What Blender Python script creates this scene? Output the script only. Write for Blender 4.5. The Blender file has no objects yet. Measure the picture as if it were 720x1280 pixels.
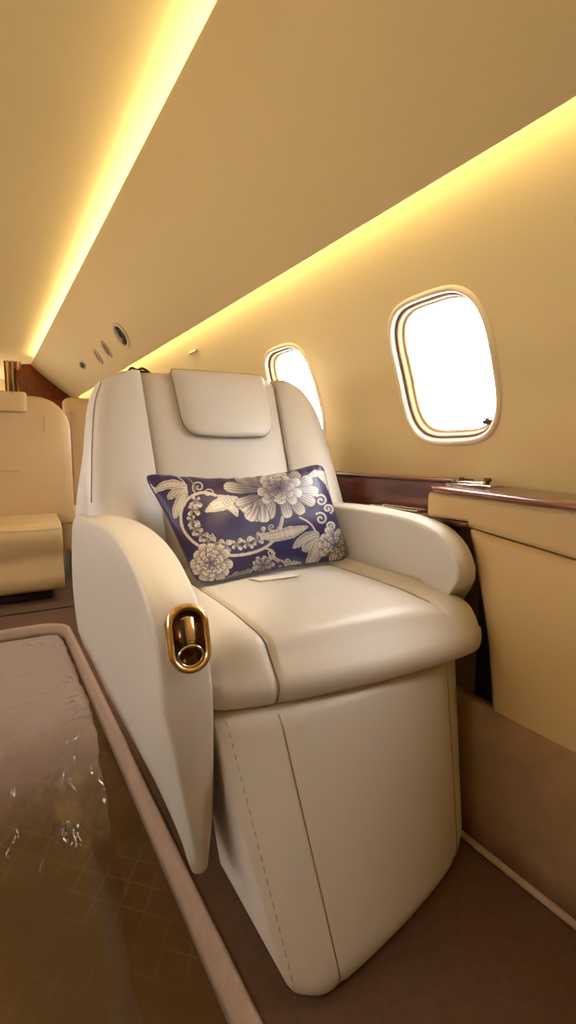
import bpy, bmesh, math, random
import numpy as np
from mathutils import Vector, Matrix, noise as mnoise

C = bpy.context.scene.collection
SC = bpy.context.scene
PI = math.pi
random.seed(4)

# ------------------------------------------------------------------ helpers
def link(name, me, mat=None, parent=None, smooth=True):
    o = bpy.data.objects.new(name, me)
    C.objects.link(o)
    if mat is not None:
        me.materials.append(mat)
    if parent is not None:
        o.parent = parent
    if smooth:
        for p in me.polygons:
            p.use_smooth = True
    return o

def mesh_of(verts, faces, name='m'):
    me = bpy.data.meshes.new(name)
    me.from_pydata([tuple(map(float, v)) for v in verts], [], [tuple(f) for f in faces])
    bm = bmesh.new(); bm.from_mesh(me)
    bmesh.ops.remove_doubles(bm, verts=bm.verts, dist=1e-6)
    bmesh.ops.recalc_face_normals(bm, faces=bm.faces)
    bm.to_mesh(me); bm.free()
    me.update()
    return me

def empty(name, loc, label=None, cat=None, group=None, kind=None):
    o = bpy.data.objects.new(name, None)
    C.objects.link(o); o.location = loc; o.empty_display_size = .05
    tag(o, label, cat, group, kind)
    return o

def tag(o, label=None, cat=None, group=None, kind=None):
    if label: o['label'] = label
    if cat: o['category'] = cat
    if group: o['group'] = group
    if kind: o['kind'] = kind
    return o

def reparent(o, p):
    o.parent = p
    o.matrix_parent_inverse = Matrix.Translation(p.location).inverted() if p.parent is None else Matrix.Identity(4)

def part(name, verts, faces, mat, parent, smooth=True, bevel=0, seg=3, sub=0, angle=35):
    """one mesh object; vertices in world space, parented to an Empty (or a part)"""
    me = mesh_of(verts, faces, name)
    o = link(name, me, mat, None, smooth)
    if bevel:
        m = o.modifiers.new('b', 'BEVEL'); m.width = bevel; m.segments = seg; m.limit_method = 'ANGLE'; m.angle_limit = math.radians(angle); m.harden_normals = False
    if sub:
        m = o.modifiers.new('s', 'SUBSURF'); m.levels = sub; m.render_levels = sub
    if parent is not None:
        o.parent = parent
        root = parent
        while root.parent is not None: root = root.parent
        if parent is root:
            o.matrix_parent_inverse = Matrix.Translation(root.location).inverted()
        else:
            o.matrix_parent_inverse = Matrix.Identity(4)
            # the part itself sits at world identity, so does its sub-part
    return o

def loft(loops, closed=True, caps=True):
    n = len(loops[0]); V = []; F = []
    for lp in loops: V += [tuple(p) for p in lp]
    rng = n if closed else n - 1
    for i in range(len(loops) - 1):
        for j in range(rng):
            a = i*n + j; b = i*n + (j+1) % n
            F.append((a, b, b + n, a + n))
    if caps:
        F.append(tuple(range(n))[::-1]); k = (len(loops)-1)*n
        F.append(tuple(range(k, k+n)))
    return V, F

def box(x0, x1, y0, y1, z0, z1):
    V = [(x, y, z) for x in (x0, x1) for y in (y0, y1) for z in (z0, z1)]
    F = [(0,1,3,2),(4,6,7,5),(0,4,5,1),(2,3,7,6),(0,2,6,4),(1,5,7,3)]
    return V, F

def join(*vf):
    V = []; F = []
    for v, f in vf:
        k = len(V); V += list(v); F += [tuple(i + k for i in q) for q in f]
    return V, F

def tube(pts, r, n=8, closed=False, rads=None):
    pts = [Vector(p) for p in pts]; m = len(pts); loops = []
    prev = None
    for i, p in enumerate(pts):
        if closed: t = pts[(i+1) % m] - pts[i-1]
        else: t = pts[min(i+1, m-1)] - pts[max(i-1, 0)]
        t.normalize()
        if prev is None:
            a = Vector((0,0,1)) if abs(t.z) < .9 else Vector((1,0,0))
            u = t.cross(a).normalized()
        else:
            u = (prev - t*prev.dot(t)).normalized()
        prev = u; v = t.cross(u)
        rr = rads[i] if rads else r
        loops.append([p + (u*math.cos(2*PI*k/n) + v*math.sin(2*PI*k/n))*rr for k in range(n)])
    if closed:
        loops.append(loops[0]); V, F = loft(loops, True, False)
    else:
        V, F = loft(loops, True, True)
    return V, F

def smooth_curve(pts, k=6, closed=False):
    """Catmull-Rom through the points (any dimension)"""
    P = [np.array(p, float) for p in pts]; n = len(P); out = []
    segs = n if closed else n-1
    for i in range(segs):
        if closed: a, b, c, d = P[i-1], P[i], P[(i+1) % n], P[(i+2) % n]
        else: a, b, c, d = P[max(i-1,0)], P[i], P[i+1], P[min(i+2,n-1)]
        for s in range(k):
            t = s/k
            out.append(.5*((2*b) + (-a+c)*t + (2*a-5*b+4*c-d)*t*t + (-a+3*b-3*c+d)*t**3))
    if not closed: out.append(P[-1])
    return out

def resample(pts, n):
    P = np.array(pts, float); d = np.r_[0, np.cumsum(np.linalg.norm(np.diff(P, axis=0), axis=1))]
    t = np.linspace(0, d[-1], n)
    return np.stack([np.interp(t, d, P[:, k]) for k in range(P.shape[1])], 1)

def lerp(a, b, t): return a + (b-a)*t
def interp(x, xs, ys): return float(np.interp(x, xs, ys))

# ------------------------------------------------------------------ materials
def mat_new(name):
    m = bpy.data.materials.new(name); m.use_nodes = True
    nt = m.node_tree; b = nt.nodes['Principled BSDF']
    return m, nt, b

def simple(name, col, rough=.5, metal=0., bump=None, var=None, spec=.5, coat=0., sheen=0.):
    """col linear rgb; bump=(scale,strength,dist); var=(scale, amount)"""
    m, nt, b = mat_new(name)
    b.inputs['Base Color'].default_value = (*col, 1)
    b.inputs['Roughness'].default_value = rough
    b.inputs['Metallic'].default_value = metal
    b.inputs['Specular IOR Level'].default_value = spec
    b.inputs['Coat Weight'].default_value = coat
    b.inputs['Coat Roughness'].default_value = .06
    b.inputs['Sheen Weight'].default_value = sheen
    tc = nt.nodes.new('ShaderNodeTexCoord')
    if var:
        n = nt.nodes.new('ShaderNodeTexNoise'); n.inputs['Scale'].default_value = var[0]; n.inputs['Detail'].default_value = 4
        nt.links.new(tc.outputs['Object'], n.inputs['Vector'])
        mx = nt.nodes.new('ShaderNodeMix'); mx.data_type = 'RGBA'
        mx.inputs['A'].default_value = (*[c*(1-var[1]) for c in col], 1)
        mx.inputs['B'].default_value = (*[min(1, c*(1+var[1])) for c in col], 1)
        nt.links.new(n.outputs['Fac'], mx.inputs['Factor'])
        nt.links.new(mx.outputs['Result'], b.inputs['Base Color'])
    if bump:
        n = nt.nodes.new('ShaderNodeTexNoise'); n.inputs['Scale'].default_value = bump[0]; n.inputs['Detail'].default_value = 3
        nt.links.new(tc.outputs['Object'], n.inputs['Vector'])
        bp = nt.nodes.new('ShaderNodeBump'); bp.inputs['Strength'].default_value = bump[1]; bp.inputs['Distance'].default_value = bump[2]
        nt.links.new(n.outputs['Fac'], bp.inputs['Height'])
        nt.links.new(bp.outputs['Normal'], b.inputs['Normal'])
    return m

def srgb(r, g, b):
    f = lambda c: (c/255/12.92) if c/255 <= .04045 else ((c/255+.055)/1.055)**2.4
    return (f(r), f(g), f(b))

M = {}
M['leather'] = simple('cream_leather', (.565, .53, .48), .42, bump=(420, .12, .002), var=(3, .03), spec=.45)
M['leather_tan'] = simple('tan_leather', (.50, .345, .165), .5, bump=(300, .12, .002), var=(3, .04), spec=.35)
M['thread'] = simple('seam_thread', (.27, .22, .16), .7)
M['stitch'] = simple('stitch_thread', (.40, .34, .27), .7)
M['lining'] = simple('wall_lining', (.62, .475, .24), .55, var=(2, .02), spec=.3)
M['panel'] = simple('ceiling_lining', (.60, .455, .215), .6, var=(1.5, .02), spec=.25)
M['console'] = simple('console_leatherette', (.57, .39, .17), .5, bump=(250, .06, .001), var=(2, .03), spec=.35)
M['rim'] = simple('window_rim', (.66, .53, .36), .35, spec=.5)
M['reveal'] = simple('window_reveal', (.34, .22, .10), .5)
M['gasket'] = simple('window_gasket', (.10, .06, .03), .5)
M['gold'] = simple('polished_gold', (.83, .64, .37), .2, 1.0)
M['dark_gold'] = simple('dark_bronze', (.16, .08, .03), .22, .9)
M['chrome'] = simple('chrome', (.75, .72, .66), .12, 1.0)
M['black'] = simple('black_plastic', (.012, .010, .009), .4)
M['dark'] = simple('dark_carcass', (.03, .018, .010), .7)
M['carpet'] = simple('brown_carpet', (.115, .064, .042), .95, bump=(900, .5, .004), var=(60, .25), spec=.1)
M['carpet_edge'] = simple('tan_carpet_edge', (.35, .25, .19), .9, bump=(700, .4, .003), var=(50, .15), spec=.15)
M['dado'] = simple('dado_carpet', (.25, .15, .08), .95, bump=(700, .4, .003), var=(25, .2), spec=.1)
M['curtain'] = simple('gold_curtain', (.55, .36, .12), .7, sheen=.3)
M['vent'] = simple('vent_plastic', (.50, .38, .23), .45)
M['vent_mid'] = simple('vent_grille', (.27, .18, .085), .5)
M['vent_dark'] = simple('vent_dark', (.06, .035, .015), .6)
M['tagcloth'] = simple('white_label_cloth', (.72, .67, .62), .8)

def wood_mat(coat=.8, rough=.3):
    m, nt, b = mat_new('mahogany_veneer')
    tc = nt.nodes.new('ShaderNodeTexCoord'); mp = nt.nodes.new('ShaderNodeMapping')
    mp.inputs['Scale'].default_value = (14, 1.2, 14)
    n = nt.nodes.new('ShaderNodeTexNoise'); n.inputs['Scale'].default_value = 3; n.inputs['Detail'].default_value = 6
    r = nt.nodes.new('ShaderNodeValToRGB')
    r.color_ramp.elements[0].color = (.055, .007, .0025, 1); r.color_ramp.elements[0].position = .3
    r.color_ramp.elements[1].color = (.21, .036, .010, 1); r.color_ramp.elements[1].position = .75
    nt.links.new(tc.outputs['Object'], mp.inputs['Vector']); nt.links.new(mp.outputs['Vector'], n.inputs['Vector'])
    nt.links.new(n.outputs['Fac'], r.inputs['Fac']); nt.links.new(r.outputs['Color'], b.inputs['Base Color'])
    b.inputs['Roughness'].default_value = rough
    b.inputs['Coat Weight'].default_value = coat; b.inputs['Coat Roughness'].default_value = .05
    return m
M['wood'] = wood_mat()
M['wood_matt'] = wood_mat(0, .6)
M['wood_matt'].node_tree.nodes['Principled BSDF'].inputs['Specular IOR Level'].default_value = .15

def emit(name, col, s):
    m = bpy.data.materials.new(name); m.use_nodes = True; nt = m.node_tree; nt.nodes.clear()
    o = nt.nodes.new('ShaderNodeOutputMaterial'); e = nt.nodes.new('ShaderNodeEmission')
    e.inputs['Color'].default_value = (*col, 1); e.inputs['Strength'].default_value = s
    nt.links.new(e.outputs[0], o.inputs[0]); return m
LED_COL = (1.0, .86, .50)
M['led_top'] = emit('led_warm_upper', LED_COL, 48)
M['led_side'] = emit('led_warm_lower', (1.0, .86, .42), 26)

def glass_mat(name, tint, rough=.02, ior=1.45, boost=1.0):
    m = bpy.data.materials.new(name); m.use_nodes = True; nt = m.node_tree; nt.nodes.clear()
    o = nt.nodes.new('ShaderNodeOutputMaterial'); mx = nt.nodes.new('ShaderNodeMixShader')
    t = nt.nodes.new('ShaderNodeBsdfTransparent'); g = nt.nodes.new('ShaderNodeBsdfGlossy'); f = nt.nodes.new('ShaderNodeFresnel')
    t.inputs['Color'].default_value = (*tint, 1); g.inputs['Roughness'].default_value = rough
    geo = nt.nodes.new('ShaderNodeNewGeometry'); io = nt.nodes.new('ShaderNodeMix')      # same reflectance on both faces of the thin sheet
    io.inputs['A'].default_value = ior; io.inputs['B'].default_value = 1/ior
    nt.links.new(geo.outputs['Backfacing'], io.inputs['Factor']); nt.links.new(io.outputs['Result'], f.inputs['IOR'])
    nt.links.new(f.outputs[0], mx.inputs[0]); nt.links.new(t.outputs[0], mx.inputs[1]); nt.links.new(g.outputs[0], mx.inputs[2])
    nt.links.new(mx.outputs[0], o.inputs[0])
    return m
M['pane'] = glass_mat('window_pane', (.97, .97, .97))
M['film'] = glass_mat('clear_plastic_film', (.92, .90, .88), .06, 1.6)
def paint_far_sheen():  # pale diffuse tint painted on the film's far part as reflected window light
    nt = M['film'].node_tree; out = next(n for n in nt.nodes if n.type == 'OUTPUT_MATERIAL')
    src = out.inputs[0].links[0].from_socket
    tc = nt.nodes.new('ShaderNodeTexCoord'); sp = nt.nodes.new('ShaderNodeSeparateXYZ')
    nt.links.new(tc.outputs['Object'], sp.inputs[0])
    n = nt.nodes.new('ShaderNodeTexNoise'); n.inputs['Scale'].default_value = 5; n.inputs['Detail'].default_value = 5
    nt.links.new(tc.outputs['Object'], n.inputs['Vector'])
    a = nt.nodes.new('ShaderNodeMath'); a.operation = 'MULTIPLY_ADD'; a.inputs[1].default_value = .35     # noise wobble on the edge of the painted sheen
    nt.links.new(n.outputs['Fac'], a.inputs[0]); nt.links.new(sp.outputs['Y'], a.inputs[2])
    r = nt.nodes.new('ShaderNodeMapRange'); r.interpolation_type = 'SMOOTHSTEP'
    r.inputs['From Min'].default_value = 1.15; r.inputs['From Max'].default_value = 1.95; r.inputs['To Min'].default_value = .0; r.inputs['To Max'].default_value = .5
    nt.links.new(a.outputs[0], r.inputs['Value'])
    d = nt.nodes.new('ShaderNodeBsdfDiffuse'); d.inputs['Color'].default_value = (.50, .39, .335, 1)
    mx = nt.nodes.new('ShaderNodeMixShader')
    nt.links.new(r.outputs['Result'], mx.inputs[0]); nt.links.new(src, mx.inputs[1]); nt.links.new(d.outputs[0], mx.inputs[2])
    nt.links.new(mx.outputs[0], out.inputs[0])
paint_far_sheen()

# ------------------------------------------------------------------ cabin shell
XC = -.08                       # cabin centre line
R, Z0, WX = 1.60, .43, -.607     # lining radius, centre height and centre of the right-hand arc
Y0, Y1 = -2.0, 8.2
def wallpt(a, depth=0., side=1):
    th = a/R
    x = WX + (R+depth)*math.cos(th); z = Z0 + (R+depth)*math.sin(th)
    return (x if side > 0 else 2*XC - x, z)
A_TOP = R*math.asin((1.268-Z0)/R)
A_BOT = R*math.asin((0.02-Z0)/R)
W_A0 = R*math.asin((.779-Z0)/R); W_A1 = R*math.asin((1.088-Z0)/R)
W_AC = (W_A0+W_A1)/2; W_HA = (W_A1-W_A0)/2; W_HY = .1375
PITCH = .648
CELL_Y = [.858 + PITCH*k for k in range(-4, 11)]
WIN_Y = [y for y in CELL_Y if y > 0]       # unseen forward windows left out so less daylight reaches the seat front

def rr_outline(hy, ha, n=96, extra=None, r=None):
    """rounded window outline as polar samples: list of (y,a) at given angles"""
    out = []
    angs = extra
    for t in angs:
        c, s = math.cos(t), math.sin(t)
        p = 3.6
        k = (abs(c/hy)**p + abs(s/ha)**p)**(-1/p)
        out.append((k*c, k*s))
    return out
HC, HS = PITCH/2, W_HA + .05
_base = [2*PI*k/96 for k in range(96)]
_c = math.atan2(HS, HC)
ANG = sorted(set([round(t, 6) for t in _base] + [round(t, 6) for t in (_c, PI-_c, PI+_c, 2*PI-_c)]))
HOLE = rr_outline(W_HY, W_HA, extra=ANG)
def cell_outer():
    out = []
    for t in ANG:
        c, s = math.cos(t), math.sin(t)
        k = min(HC/abs(c) if abs(c) > 1e-9 else 1e9, HS/abs(s) if abs(s) > 1e-9 else 1e9)
        out.append((k*c, k*s))
    return out
OUTER = cell_outer()
def build_wall(name, side):
    V = []; F = []
    def add(y, a):
        x, z = wallpt(a, 0, side); V.append((x, y, z)); return len(V)-1
    n = len(ANG)
    for yc in CELL_Y:
        rings = []
        for k in range(7):
            t = (k/6)
            rings.append([add(yc + lerp(HOLE[i][0], OUTER[i][0], t), W_AC + lerp(HOLE[i][1], OUTER[i][1], t)) for i in range(n)])
        for k in range(6):
            for i in range(n):
                j = (i+1) % n
                F.append((rings[k][i], rings[k][j], rings[k+1][j], rings[k+1][i]))
        if yc not in WIN_Y:
            c_ = add(yc, W_AC)
            for i in range(n): F.append((rings[0][i], rings[0][(i+1) % n], c_))
        ys = sorted(set(round(p[0], 6) for p in OUTER if abs(p[1]-HS) < 1e-5))
        for (a0, a1, m) in ((W_AC+HS, A_TOP, 8), (A_BOT, W_AC-HS, 16)):
            rows = [[add(yc+y, lerp(a0, a1, q/m)) for y in ys] for q in range(m+1)]
            for q in range(m):
                for i in range(len(ys)-1):
                    F.append((rows[q][i], rows[q][i+1], rows[q+1][i+1], rows[q+1][i]))
    me = mesh_of(V, F, name)
    bm = bmesh.new(); bm.from_mesh(me); bmesh.ops.remove_doubles(bm, verts=bm.verts, dist=2e-5)
    bmesh.ops.recalc_face_normals(bm, faces=bm.faces); bm.to_mesh(me); bm.free()
    o = link(name, me, M['lining']); tag(o, kind='structure'); return o
build_wall('wall_right', 1)
build_wall('wall_left', -1)

def make_window(idx, yc, side, latch=False):
    e = empty(f'window_{idx}', (.91 if side > 0 else 2*XC-.91, yc, .93), kind='structure')
    n = len(ANG)
    def ring(sc, depth):
        pts = []
        for (y, a) in HOLE:
            l = math.hypot(y, a); f = (l + sc)/l
            x, z = wallpt(W_AC + a*f, depth, side); pts.append((x, yc + y*f, z))
        return pts
    # raised rim bead
    prof = [(.013, .002), (.012, -.003), (.007, -.0065), (.002, -.006), (-.002, -.002), (-.003, .004)]
    V, F = loft([ring(*p) for p in prof], True, False)
    part('window_frame', V, F, M['rim'], e)
    prof = [(-.003, .004), (-.0045, .006), (-.005, .010)]
    V, F = loft([ring(*p) for p in prof], True, False)
    part('gasket', V, F, M['gasket'], e)
    prof = [(-.005, .010), (-.009, .008), (-.011, .010), (-.0125, .013), (-.0135, .018), (-.0145, .022), (-.020, .0235), (-.020, .032)]
    V, F = loft([ring(*p) for p in prof], True, False)
    part('window_reveal', V, F, M['reveal'], e)
        # curved pane: rings shrinking to the centre
    V = []; F = []
    m = 8
    for k in range(m):
        f = 1 - k/m
        for (y, a) in HOLE:
            l = math.hypot(y, a); g = (l-.016)/l*f
            x, z = wallpt(W_AC + a*g, .0255, side); V.append((x, yc+y*g, z))
    for k in range(m-1):
        for i in range(n):
            F.append((k*n+i, k*n+(i+1) % n, (k+1)*n+(i+1) % n, (k+1)*n+i))
    V.append((wallpt(W_AC, .0255, side)[0], yc, wallpt(W_AC, .0255, side)[1])); c = len(V)-1
    for i in range(n): F.append(((m-1)*n+i, (m-1)*n+(i+1) % n, c))
    part('pane', V, F, M['pane'], e)
    if latch:
        x, z = wallpt(W_AC - W_HA + .034, .018, side)
        V, F = join(box(x-.004, x+.012, yc-.098, yc-.078, z-.003, z+.006), box(x-.008, x+.002, yc-.094, yc-.088, z+.002, z+.010))
        part('latch', V, F, M['vent_dark'], e, bevel=.0015)
    return e
vis = [y for y in WIN_Y]
k = 1
order = sorted(WIN_Y, key=lambda y: abs(y-.858))
for y in order:
    make_window(k, y, 1, latch=abs(y-.858) < .01); k += 1
for y in order:
    make_window(k, y, -1); k += 1

# ceiling: crown panel plus the hidden cove backs down to the wall lining
def mirror(p): return (2*XC - p[0], p[1])
top_x, top_z = wallpt(A_TOP)
half = [(.0+XC, 1.765), (.10, 1.763), (.25, 1.757), (.40, 1.747), (.50, 1.738), (.60, 1.715), (.70, 1.63), (.765, 1.50), (.785, 1.40), (.775, 1.31), (top_x, top_z)]
prof = [mirror(p) for p in half[::-1]] + half[1:]
prof = smooth_curve(prof, 4)
V = []; F = []
ny = 24
for (x, z) in prof:
    for i in range(ny+1): V.append((x, lerp(Y0, Y1, i/ny), z))
for a in range(len(prof)-1):
    for i in range(ny): F.append((a*(ny+1)+i, a*(ny+1)+i+1, (a+1)*(ny+1)+i+1, (a+1)*(ny+1)+i))
o = link('ceiling', mesh_of(V, F), M['panel']); tag(o, kind='structure')

# sloping service panels (valances) with light coves at both edges
VAL_END = 6.0
def val_end(z): return interp(z, [1.231, 1.66], [5.06, 6.10])
def valance(name, side):
    face = [(.457, 1.660), (.50, 1.596), (.56, 1.502), (.62, 1.402), (.68, 1.300), (.72, 1.231)]
    # slight bow towards the cabin
    face = [(x - .010*math.sin(PI*i/5), z - .010*math.sin(PI*i/5)) for i, (x, z) in enumerate(face)]
    back = [(x + .014*k, z + .010*k) for (x, z), k in zip(face, (.35, 1, 1, 1, .8, .2))][::-1]
    lp = face + back
    if side < 0: lp = [mirror(p) for p in lp]
    fs = smooth_curve(face, 4) + [np.array(b) for b in smooth_curve(back, 4)]
    if side < 0: fs = [mirror(p) for p in fs]
    loops = [[(x, lerp(Y0+.01, val_end(z), i/20), z) for (x, z) in fs] for i in range(21)]
    V, F = loft(loops, True, True)
    o = part(name, V, F, M['panel'], None, bevel=.003, seg=2)
    tag(o, kind='structure'); return o
valance('trim_1', 1); valance('trim_2', -1)

def led(name, x, z, w, side, mat, label, tilt):
    # a thin diffuser bar, tilt in the XZ plane
    dx, dz = math.cos(tilt)*w/2, math.sin(tilt)*w/2
    nx, nz = -math.sin(tilt)*.004, math.cos(tilt)*.004
    lp = [(x-dx, z-dz), (x+dx, z+dz), (x+dx+nx, z+dz+nz), (x-dx+nx, z-dz+nz)]
    if side < 0: lp = [mirror(p) for p in lp]
    loops = [[(a, lerp(Y0+.05, val_end(z)-.06, i/12), b) for (a, b) in lp] for i in range(13)]
    V, F = loft(loops, True, True)
    o = part(name, V, F, mat, None, smooth=False)
    tag(o, label, 'light'); return o
led('light_strip', .492, 1.668, .012, 1, M['led_top'], 'warm light strip hidden behind the upper lip of the right sloping panel', 0)
led('light_strip', .492, 1.668, .012, -1, M['led_top'], 'warm light strip hidden behind the upper lip of the left sloping panel', 0)
led('light_strip', .7255, 1.256, .010, 1, M['led_side'], 'warm light strip behind the lower lip above the right window wall', PI/2-.2)
led('light_strip', .7255, 1.256, .010, -1, M['led_side'], 'warm light strip behind the lower lip above the left window wall', PI/2-.2)

# end walls
def endwall(name, y, mat):
    V, F = box(XC-1.2, XC+1.2, y-.03, y+.03, -.1, 1.9)
    o = part(name, V, F, mat, None, smooth=False); tag(o, kind='structure')
endwall('wall_front', Y0-.03, M['lining']); endwall('wall_rear', Y1+.03, M['lining'])

# ------------------------------------------------------------------ floor: raised sides, recessed aisle
AX0, AX1, AYE, DEP = -.41, .266, 2.42, -.045
def arc(cx, cy, r, a0, a1, n=10):
    return [(cx + r*math.cos(lerp(a0, a1, i/n)), cy + r*math.sin(lerp(a0, a1, i/n))) for i in range(n+1)]
rc = .11
edge = [(AX1, Y0)] + [(AX1, lerp(Y0, AYE-rc, i/20)) for i in range(1, 20)] + arc(AX1-rc, AYE-rc, rc, 0, PI/2) + arc(AX0+rc, AYE-rc, rc, PI/2, PI) + [(AX0, lerp(AYE-rc, Y0, i/20)) for i in range(1, 20)] + [(AX0, Y0)]
me = bpy.data.meshes.new('floor')
bm = bmesh.new()
def strip(pts, xo):
    a = [bm.verts.new((x, y, 0)) for (x, y) in pts]; b = [bm.verts.new((xo, y, 0)) for (x, y) in pts]
    for i in range(len(pts)-1):
        if pts[i+1][1] != pts[i][1]: bm.faces.new((a[i], b[i], b[i+1], a[i+1]))
right = [p for p in edge if p[0] > XC]; left = [p for p in edge if p[0] <= XC]
strip(right, 1.1); strip(left, -1.26)
bm.faces.new([bm.verts.new(p) for p in ((-1.26, AYE, 0), (1.1, AYE, 0), (1.1, Y1, 0), (-1.26, Y1, 0))])
# recessed carpet
vr = [bm.verts.new(p) for p in ((AX0-.01, Y0, DEP), (AX1+.01, Y0, DEP), (AX1+.01, AYE+.01, DEP), (AX0-.01, AYE+.01, DEP))]
bm.faces.new(vr)
bmesh.ops.recalc_face_normals(bm, faces=bm.faces)
for fc in bm.faces:
    if fc.normal.z < 0: fc.normal_flip()
for fc in bm.faces:
    if all(v.co.z < -.01 for v in fc.verts): fc.material_index = 1
bm.to_mesh(me); bm.free()
o = link('floor', me, M['carpet'], smooth=False); tag(o, kind='structure')
def aisle_mat():
    m = simple('aisle_carpet', (.115, .062, .028), .95, bump=(900, .5, .004), spec=.1)
    nt = m.node_tree; b = nt.nodes['Principled BSDF']; tc = nt.nodes.new('ShaderNodeTexCoord')
    facs = []
    for rot in (.55, -.75):
        mp = nt.nodes.new('ShaderNodeMapping'); mp.inputs['Rotation'].default_value = (0, 0, rot)
        w_ = nt.nodes.new('ShaderNodeTexWave'); w_.wave_type = 'BANDS'; w_.bands_direction = 'X'; w_.inputs['Scale'].default_value = 6.5; w_.inputs['Distortion'].default_value = .4; w_.inputs['Detail'].default_value = 1
        nt.links.new(tc.outputs['Object'], mp.inputs[0]); nt.links.new(mp.outputs[0], w_.inputs[0])
        r_ = nt.nodes.new('ShaderNodeMapRange'); r_.inputs['From Min'].default_value = .965; r_.inputs['From Max'].default_value = 1.0
        nt.links.new(w_.outputs['Fac'], r_.inputs['Value']); facs.append(r_)
    mxx = nt.nodes.new('ShaderNodeMath'); mxx.operation = 'MAXIMUM'
    nt.links.new(facs[0].outputs[0], mxx.inputs[0]); nt.links.new(facs[1].outputs[0], mxx.inputs[1])
    n = nt.nodes.new('ShaderNodeTexNoise'); n.inputs['Scale'].default_value = 6
    nt.links.new(tc.outputs['Object'], n.inputs['Vector'])
    rr = nt.nodes.new('ShaderNodeMapRange'); rr.inputs['From Min'].default_value = .42; rr.inputs['From Max'].default_value = .62; rr.inputs['To Max'].default_value = .17
    nt.links.new(n.outputs['Fac'], rr.inputs['Value'])
    mu = nt.nodes.new('ShaderNodeMath'); mu.operation = 'MULTIPLY'
    nt.links.new(mxx.outputs[0], mu.inputs[0]); nt.links.new(rr.outputs[0], mu.inputs[1])
    n2 = nt.nodes.new('ShaderNodeTexNoise'); n2.inputs['Scale'].default_value = 9; n2.inputs['Detail'].default_value = 6
    nt.links.new(tc.outputs['Object'], n2.inputs['Vector'])
    c0 = nt.nodes.new('ShaderNodeMix'); c0.data_type = 'RGBA'; c0.inputs['A'].default_value = (.07, .032, .010, 1); c0.inputs['B'].default_value = (.135, .075, .028, 1)
    nt.links.new(n2.outputs['Fac'], c0.inputs['Factor'])
    mx = nt.nodes.new('ShaderNodeMix'); mx.data_type = 'RGBA'; mx.inputs['B'].default_value = (.30, .20, .12, 1)
    nt.links.new(mu.outputs[0], mx.inputs['Factor']); nt.links.new(c0.outputs['Result'], mx.inputs['A']); nt.links.new(mx.outputs['Result'], b.inputs['Base Color'])
    return m
me.materials.append(aisle_mat())
# rounded carpeted nosing round the recess
loops = []
for i, (x, y) in enumerate(edge):
    x0, y0 = edge[max(i-1, 0)]; x1, y1 = edge[min(i+1, len(edge)-1)]
    t = Vector((x1-x0, y1-y0, 0)).normalized(); nrm = Vector((-t.y, t.x, 0))    # towards the recess
    pr = [(-.006, .0005), (-.006, .003), (.000, .003), (.006, -.001), (.011, -.010), (.016, -.026), (.020, DEP), (-.005, DEP)]
    loops.append([(x + nrm.x*a, y + nrm.y*a, b) for (a, b) in pr])
V, F = loft(loops, True, True)
tag(part('trim_3', V, F, M['carpet_edge'], None), kind='structure')
V, F = box(-1.0, .98, 2.635, 2.655, .0005, .006)
tag(part('trim_4', V, F, M['dark'], None, bevel=.002), kind='structure')

# clear protective film on the aisle carpet: wrinkled near the edge
nx, nyf = 260, 800
fx0, fy0, fy1 = AX0+.03, .30, AYE-.03
gx, gy = np.meshgrid(np.linspace(0, 1, nx+1), np.linspace(fy0, fy1, nyf+1))
right_edge = np.interp(gy, [.3, .7, 1.05, 1.58, 2.2, 2.4], [.11, .145, .182, .236, .238, .228]) + .003*np.sin(gy*23) + .002*np.sin(gy*61)
fX = fx0 + (right_edge-fx0)*gx; fY = gy
def wavy(fx, fy, seed, n=14):
    r_ = np.random.RandomState(seed); z = 0
    for _ in range(n):
        a = r_.uniform(0, 2*PI); z = z + np.sin(fX*fx*math.cos(a)*r_.uniform(.5, 1.5) + fY*fy*math.sin(a)*r_.uniform(.5, 1.5) + r_.uniform(0, 6.3))
    return z/n**.5
fZ = .0007*wavy(30, 18, 1) + .00022*wavy(110, 60, 2)
rnd = random.Random(7)
creases = [(.133, 1.324, 1.50, .13, .0022, .0020), (.150, 1.38, 1.62, .11, .0016, .0014), (.120, 1.29, 1.45, .12, .0018, .0012), (.118, 1.245, 1.9, .05, .002, .002), (.165, 1.45, 1.2, .05, .002, .0018),
           (.098, 1.08, 1.5, .05, .0022, .0024), (.082, 1.10, .4, .018, .002, .0026), (.085, 1.125, 2.6, .018, .002, .0024), (.115, 1.06, 1.35, .06, .0018, .0018), (.06, 1.03, 1.1, .10, .002, .0012),
           (.015, 1.30, 1.2, .07, .002, .0014), (.0, 1.10, 1.4, .12, .002, .0012), (-.05, 1.5, 1.5, .15, .002, .0012), (.03, 1.75, .1, .08, .002, .0014), (.10, 1.80, .05, .07, .002, .0014), (.06, 2.0, .1, .12, .002, .0012)]
for k in range(26):      # crumpled bunch along the right edge and the far end
    creases.append((rnd.uniform(.185, .222), rnd.uniform(1.50, 1.90), rnd.uniform(0, PI), rnd.uniform(.012, .035), rnd.uniform(.0014, .003), rnd.uniform(.0014, .003)))
for k in range(16):
    creases.append((rnd.uniform(.10, .20), rnd.uniform(2.28, 2.38), rnd.uniform(0, PI), rnd.uniform(.012, .04), rnd.uniform(.0014, .003), rnd.uniform(.0012, .0026)))
for k in range(40):
    creases.append((rnd.uniform(-.35, .2), rnd.uniform(.6, 2.3), rnd.gauss(1.5, .5), rnd.uniform(.02, .10), rnd.uniform(.0016, .003), rnd.uniform(.0004, .0013)))
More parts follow.
